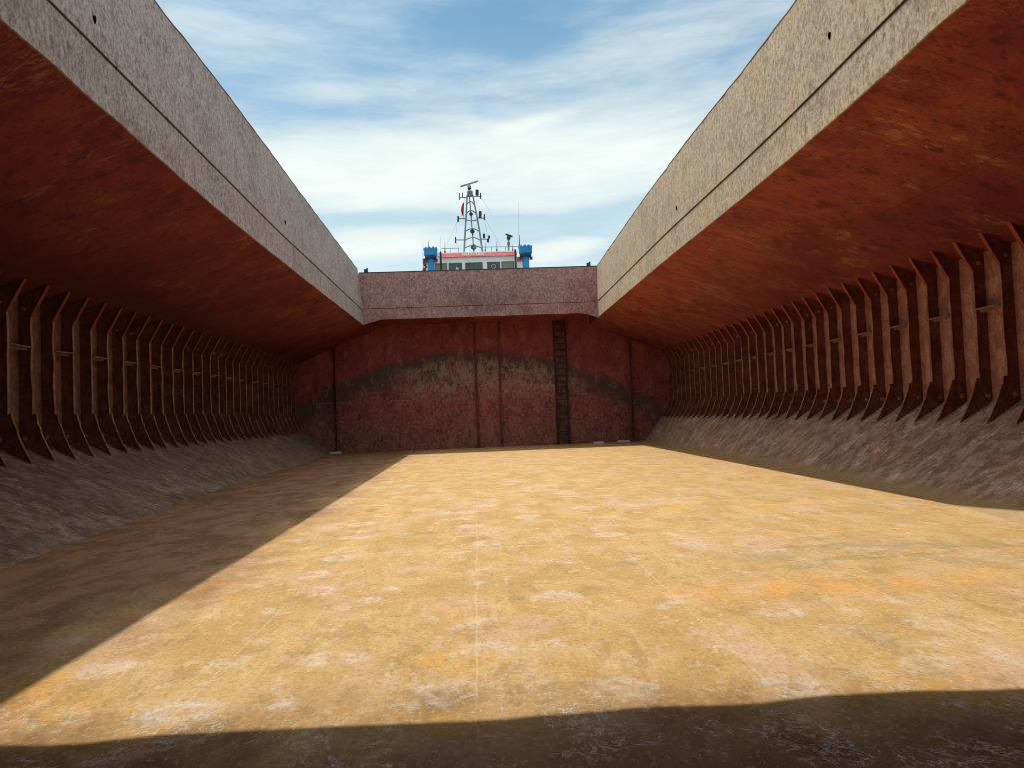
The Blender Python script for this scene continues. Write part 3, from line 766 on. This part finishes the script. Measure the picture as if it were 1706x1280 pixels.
# side posts and wings
for (px, a, c_) in ((735, 419, 452), (859.8, 415, 452)):
    p0, p1 = P(px, c_, WY - .6), P(px, a, WY - .6)
    b = MB(); b.tube([(p0.x, p0.y, p0.z), (p0.x, p1.y, p1.z)], .10, 8); b.build('corner_post', M['dark'], th)
for (a, c_, t0) in ((703.5, 728, 427), (861, 873, 424)):
    pa, pc = P(a, t0), P(c_, t0); b = MB()
    b.box(((pa.x + pc.x) / 2, WY + 2, pa.z - 1.6), (pc.x - pa.x, 3, 2.9)); b.build('bridge_wing', M['white'], th)
    b = MB(); b.box(((pa.x + pc.x) / 2, WY + .46, pa.z - .35), (pc.x - pa.x + .02, .06, .5)); b.build('wing_band', M['redband'], th)
b = MB()  # clutter of unidentified gear, shaped as balls on a rod
for k in range(5):
    q = P(706.5 + (k % 3) * 1.6, 436 + k * 4, WY - .5); b.ball((q.x, q.y, q.z), .13 + .03 * (k % 2), 8)
b.tube([P(708, 430, WY - .5), P(709.5, 455, WY - .5)], .05, 6)
tag(b.build('gear_clutter', M['pipe']), 'rusty clutter of gear beside the left blue ventilator', 'gear')

# blue ventilators
def vent(px, top, half, cap, lab, tilt):
    y = WY - 3
    c = P(px, top, y); c2 = P(px, top + 40, y); x = (c.x + c2.x) / 2
    s = y / 1250; th = thing('ventilator', (x, y, 7), lab, 'ventilator', 'blue ventilators either side of the wheelhouse')
    zt_ = c.z; b = MB(); r = half * s
    b.lathe((x, y, 0), [(r * 1.12, 12.5), (r, zt_ - 2.2), (r, zt_ - .5)], 20); b.build('shaft', M['blue'], th, smooth=True)
    b = MB(); R_ = cap * s
    b.lathe((x, y, zt_), [(R_ * .78, -.75), (R_ * .98, -.62), (R_, -.5), (R_, -.02), (R_ * .93, .02), (R_ * .9, -.06)], 20); b.build('cap', M['blue'], th)
    b = MB(); b.lathe((x, y, zt_), [(r * 1.0, -.98), (R_ * .86, -.9), (R_ * .9, -.76), (R_ * .8, -.7)], 20); b.build('collar', M['dkblue'], th)
    for sx in (-1, 1):
        b = MB(); b.box((x + sx * R_ * .78, y - .1, zt_ - 1.12), (.28, .3, .26)); b.box((x + sx * R_ * .6, y - .1, zt_ - 1.0), (.5, .08, .08)); b.build('floodlight', M['dark'], th)
    for k in range(9):
        an = 2 * PI * (k + .5) / 9; b = MB(); b.lathe((x + R_ * .86 * math.cos(an), y + R_ * .86 * math.sin(an), zt_ - .02), [(.13, -.1), (.13, .10), (.08, .16)], 8); b.build('rim_lug', M['blue'], th)
    return th
vent(718, 414.5, 6.0, 11.3, 'blue ventilator column with notched cap left of the wheelhouse', 0)
vent(875.8, 411, 5.8, 11.3, 'blue ventilator column with notched cap right of the wheelhouse', 0)

# ------------------------------------------------------------------ radar mast on the roof
MY = WY + 2.5
Q = lambda px, py, dy=0: P(px, py, MY + dy)
th = thing('radar_mast', Q(788.5, 417), 'grey lattice radar mast with lamps and yardarms on the wheelhouse roof', 'mast')
left = [(773.3, 419), (774.2, 400), (775.2, 381), (777, 351), (778.3, 325)]
right = [(803.8, 419), (800.8, 398), (798.2, 380), (792.8, 351), (787.6, 324.5)]
for pts, dy in ((left, -.5), (right, -.5), (left, .9), (right, .9)):
    b = MB(); b.tube([Q(x, y, dy * (y - 300) / 120) for x, y in pts], .10, 8, .075); b.build('leg', M['steel'], th)
b = MB(); b.tube([Q(789.5, 419), Q(786.5, 381), Q(784, 350), Q(782, 326)], .06, 6); b.build('centre_pole', M['steel'], th)
def lx_(tab, y):
    tb = sorted([(c, a) for a, c in tab]); return lerp(tb, y)
for y in (409, 396, 381, 365.5, 351, 336):
    a, c_ = lx_(left, y), lx_(right, y); b = MB(); rise = 3.2 if y not in (365.5,) else -1.2
    pts = [Q(a + (c_ - a) * k / 8, y + (4 if rise > 0 else 0) - rise * math.sin(PI * k / 8) * 1.5, -.5 * (y - 300) / 120) for k in range(9)]
    b.tube(pts, .06, 6)
    b.tube([Q(a, y + 2, -.5 * (y - 300) / 120), Q(a, y + 2, .9 * (y - 300) / 120)], .045, 6); b.tube([Q(c_, y + 2, -.5 * (y - 300) / 120), Q(c_, y + 2, .9 * (y - 300) / 120)], .045, 6)
    b.build('arch_brace', M['steel'], th)
c0 = Q(783, 323)
b = MB(); b.lathe((c0.x, c0.y, c0.z), [(.30, -.22), (.34, -.18), (.34, -.05), (.26, .0), (.30, .10), (.30, .28), (.24, .34)], 12); b.build('platform', M['steel'], th)
c1 = Q(782, 315)
b = MB(); b.lathe((c1.x, c1.y, c1.z), [(.12, -.25), (.12, .0), (.20, .05), (.20, .16), (.10, .2), (.12, .32), (.10, .52)], 12); pe = b.build('scanner_pedestal', M['dark'], th)
b = MB(); e0, e1 = Q(767, 310.3), Q(796, 301); b.tube([e0, e0 + (e1 - e0) * .5, e1], .105, 8); b.build('radar_scanner', M['scan'], th, smooth=True)
b = MB(); e = (e0 + e1) / 2; b.lathe((e.x, e.y, e.z), [(.16, -.55), (.19, -.3), (.12, -.05)], 10); b.build('scanner_gearbox', M['scan'], th)
for (px, py, r) in ((787, 385, .24), (784.7, 356, .20), (789, 411, .30)):
    q = Q(px, py, -.25); b = MB(); b.ball((q.x, q.y, q.z), r, 10); b.tube([q, Q(px + .6, py + 6, -.2)], r * .3, 6); b.build('floodlight', M['dark'], th)
for (a, c_, y) in ((758.8, 774, 399.2), (801, 815, 397.8), (762, 776, 363.8), (794, 808.5, 362.8), (765.3, 779, 328.5), (787, 802.5, 327)):
    b = MB(); b.tube([Q(a, y, -.2), Q(c_, y, -.2)], .05, 6); b.build('yard_arm', M['dark'] if y > 330 else M['steel'], th)
for (px, y0, y1, wd, m_) in ((758.9, 394.5, 404.5, .07, 'dark'), (814.8, 392, 397, .10, 'dark'), (813, 398.5, 403, .12, 'dark'), (763.3, 359.5, 369, .09, 'dark'), (807, 356.5, 366, .07, 'dark'),
                      (765.4, 321, 332.5, .05, 'dark'), (770.5, 320.5, 328, .05, 'dark'), (800.5, 321, 330.5, .06, 'dark'),
                      (794.8, 315.8, 325, .17, 'dark'), (800, 351.5, 362, .15, 'dark'), (806.4, 389, 396, .12, 'dark')):
    q0, q1 = Q(px, y1, -.2), Q(px, y0, -.2); b = MB(); b.tube([q0, (q0 + q1) / 2, q1], wd, 8); b.build('signal_lamp', M[m_], th)
for (p0, p1) in (((764, 364), (744, 408)), ((793, 330), (800, 352)), ((808, 364), (836, 412)), ((801, 328), (815, 350)), ((759, 400), (765, 414)), ((815, 398), (812, 414)), ((807, 366), (813, 396)), ((762, 366), (759, 396))):
    b = MB(); b.tube([Q(*p0, -.2), Q(*p1, -.2)], .012, 4); b.build('stay_wire', M['steel'], th)
# flag
b = MB(); rows = []
for j in range(13):
    u = j / 12; y = 337.5 + 22 * u; row = []
    for k in range(5):
        w_ = k / 4; base = 773.2 - .9 * u
        wid = 4.6 * math.sin(PI * min(1, .12 + u * .80)) ** .8
        row.append(Q(base - w_ * wid, y, -.2 + .16 * math.sin(w_ * 7 + u * 5)))
    rows.append(row)
for j in range(12):
    for k in range(4): b.quad(rows[j][k], rows[j][k + 1], rows[j + 1][k + 1], rows[j + 1][k])
th2 = thing('flag', Q(773, 362), 'small furled red flag hanging on a halyard left of the mast', 'flag')
b.build('cloth', M['flag'], th2, smooth=True)
b = MB(); b.tube([Q(773.4, 329, -.2), Q(771.6, 364, -.2)], .02, 5); b.build('halyard', M['dark'], th2)

# roof rail
th = thing('roof_rail', P(760, 420, WY + .5), 'thin steel guard rail along the wheelhouse roof', 'railing')
for (a, ya, c_, yc) in ((735.5, 413.6, 764, 412.8), (788, 411.2, 866, 410.2)):
    b = MB(); b.tube([P(a, ya, WY + .5), P(c_, yc, WY + .5)], .035, 6); b.build('top_bar', M['steel'], th)
for (px, y0, y1) in ((741, 413, 421), (750, 413, 421), (764, 412, 421), (808.5, 410.5, 419), (819, 411, 418), (828, 410, 418), (842, 411, 418), (854, 411, 418)):
    b = MB(); b.tube([P(px, y1, WY + .5), P(px, y0, WY + .5)], .03, 6); b.build('post', M['steel'], th)
# whip aerials
for (px, y0, y1, r, lab) in ((864.6, 337, 409, .022, 'tall thin whip aerial right of the mast beside the right ventilator'), (865.8, 391, 409, .04, 'short dark aerial at the right ventilator cap'),
                        (713.9, 401, 412, .035, 'short aerial above the middle of the left ventilator cap'), (704.8, 401, 452, .028, 'thin aerial at the left edge of the left ventilator'),
                        (827.8, 401, 417, .035, 'short aerial on the roof between mast and small radar'), (741.3, 403, 420, .04, 'short aerial near the left end of the wheelhouse roof'),
                        (854.3, 405, 417, .03, 'short aerial just right of the small radar'), (734.3, 391, 420, .014, 'hair-thin aerial at the left end of the roof'), (808.4, 402, 417, .03, 'short aerial just right of the mast foot')):
    p0, p1 = P(px, y1, WY + .3), P(px + (y1 - y0) * -.003, y0, WY + .3); t_ = thing('whip_aerial', p0, lab, 'aerial', 'aerials on the wheelhouse roof')
    b = MB(); b.tube([p0, (p0 + p1) / 2, p1], r, 6, r * .5); b.build('rod', M['dark'] if r > .025 else M['steel'], t_)
    b = MB(); b.lathe((p0.x, p0.y, p0.z), [(r * 2.2, -.05), (r * 2.2, .12), (r * 1.2, .18)], 8); b.build('mount', M['dark'], t_)
# small radar
q = P(847.4, 417, WY + .6)
th = thing('small_radar', q, 'small radar on a short post at the right of the wheelhouse roof', 'radar')
b = MB(); b.tube([q, P(847.2, 398, WY + .6)], .09, 8); b.tube([P(847.3, 408, WY + .6), P(847.2, 403, WY + .6)], .15, 8); b.build('post', M['steel'], th)
q = P(847.4, 396, WY + .6); b = MB(); b.lathe((q.x, q.y, q.z), [(.10, -.2), (.20, -.1), (.20, .12), (.1, .22)], 10); b.build('gearbox', M['dark'], th)
b = MB(); b.tube([P(842.3, 389.6, WY + .6), P(848, 391.6, WY + .6), P(854, 393.6, WY + .6)], .10, 8); b.build('scanner', M['dark'], th)
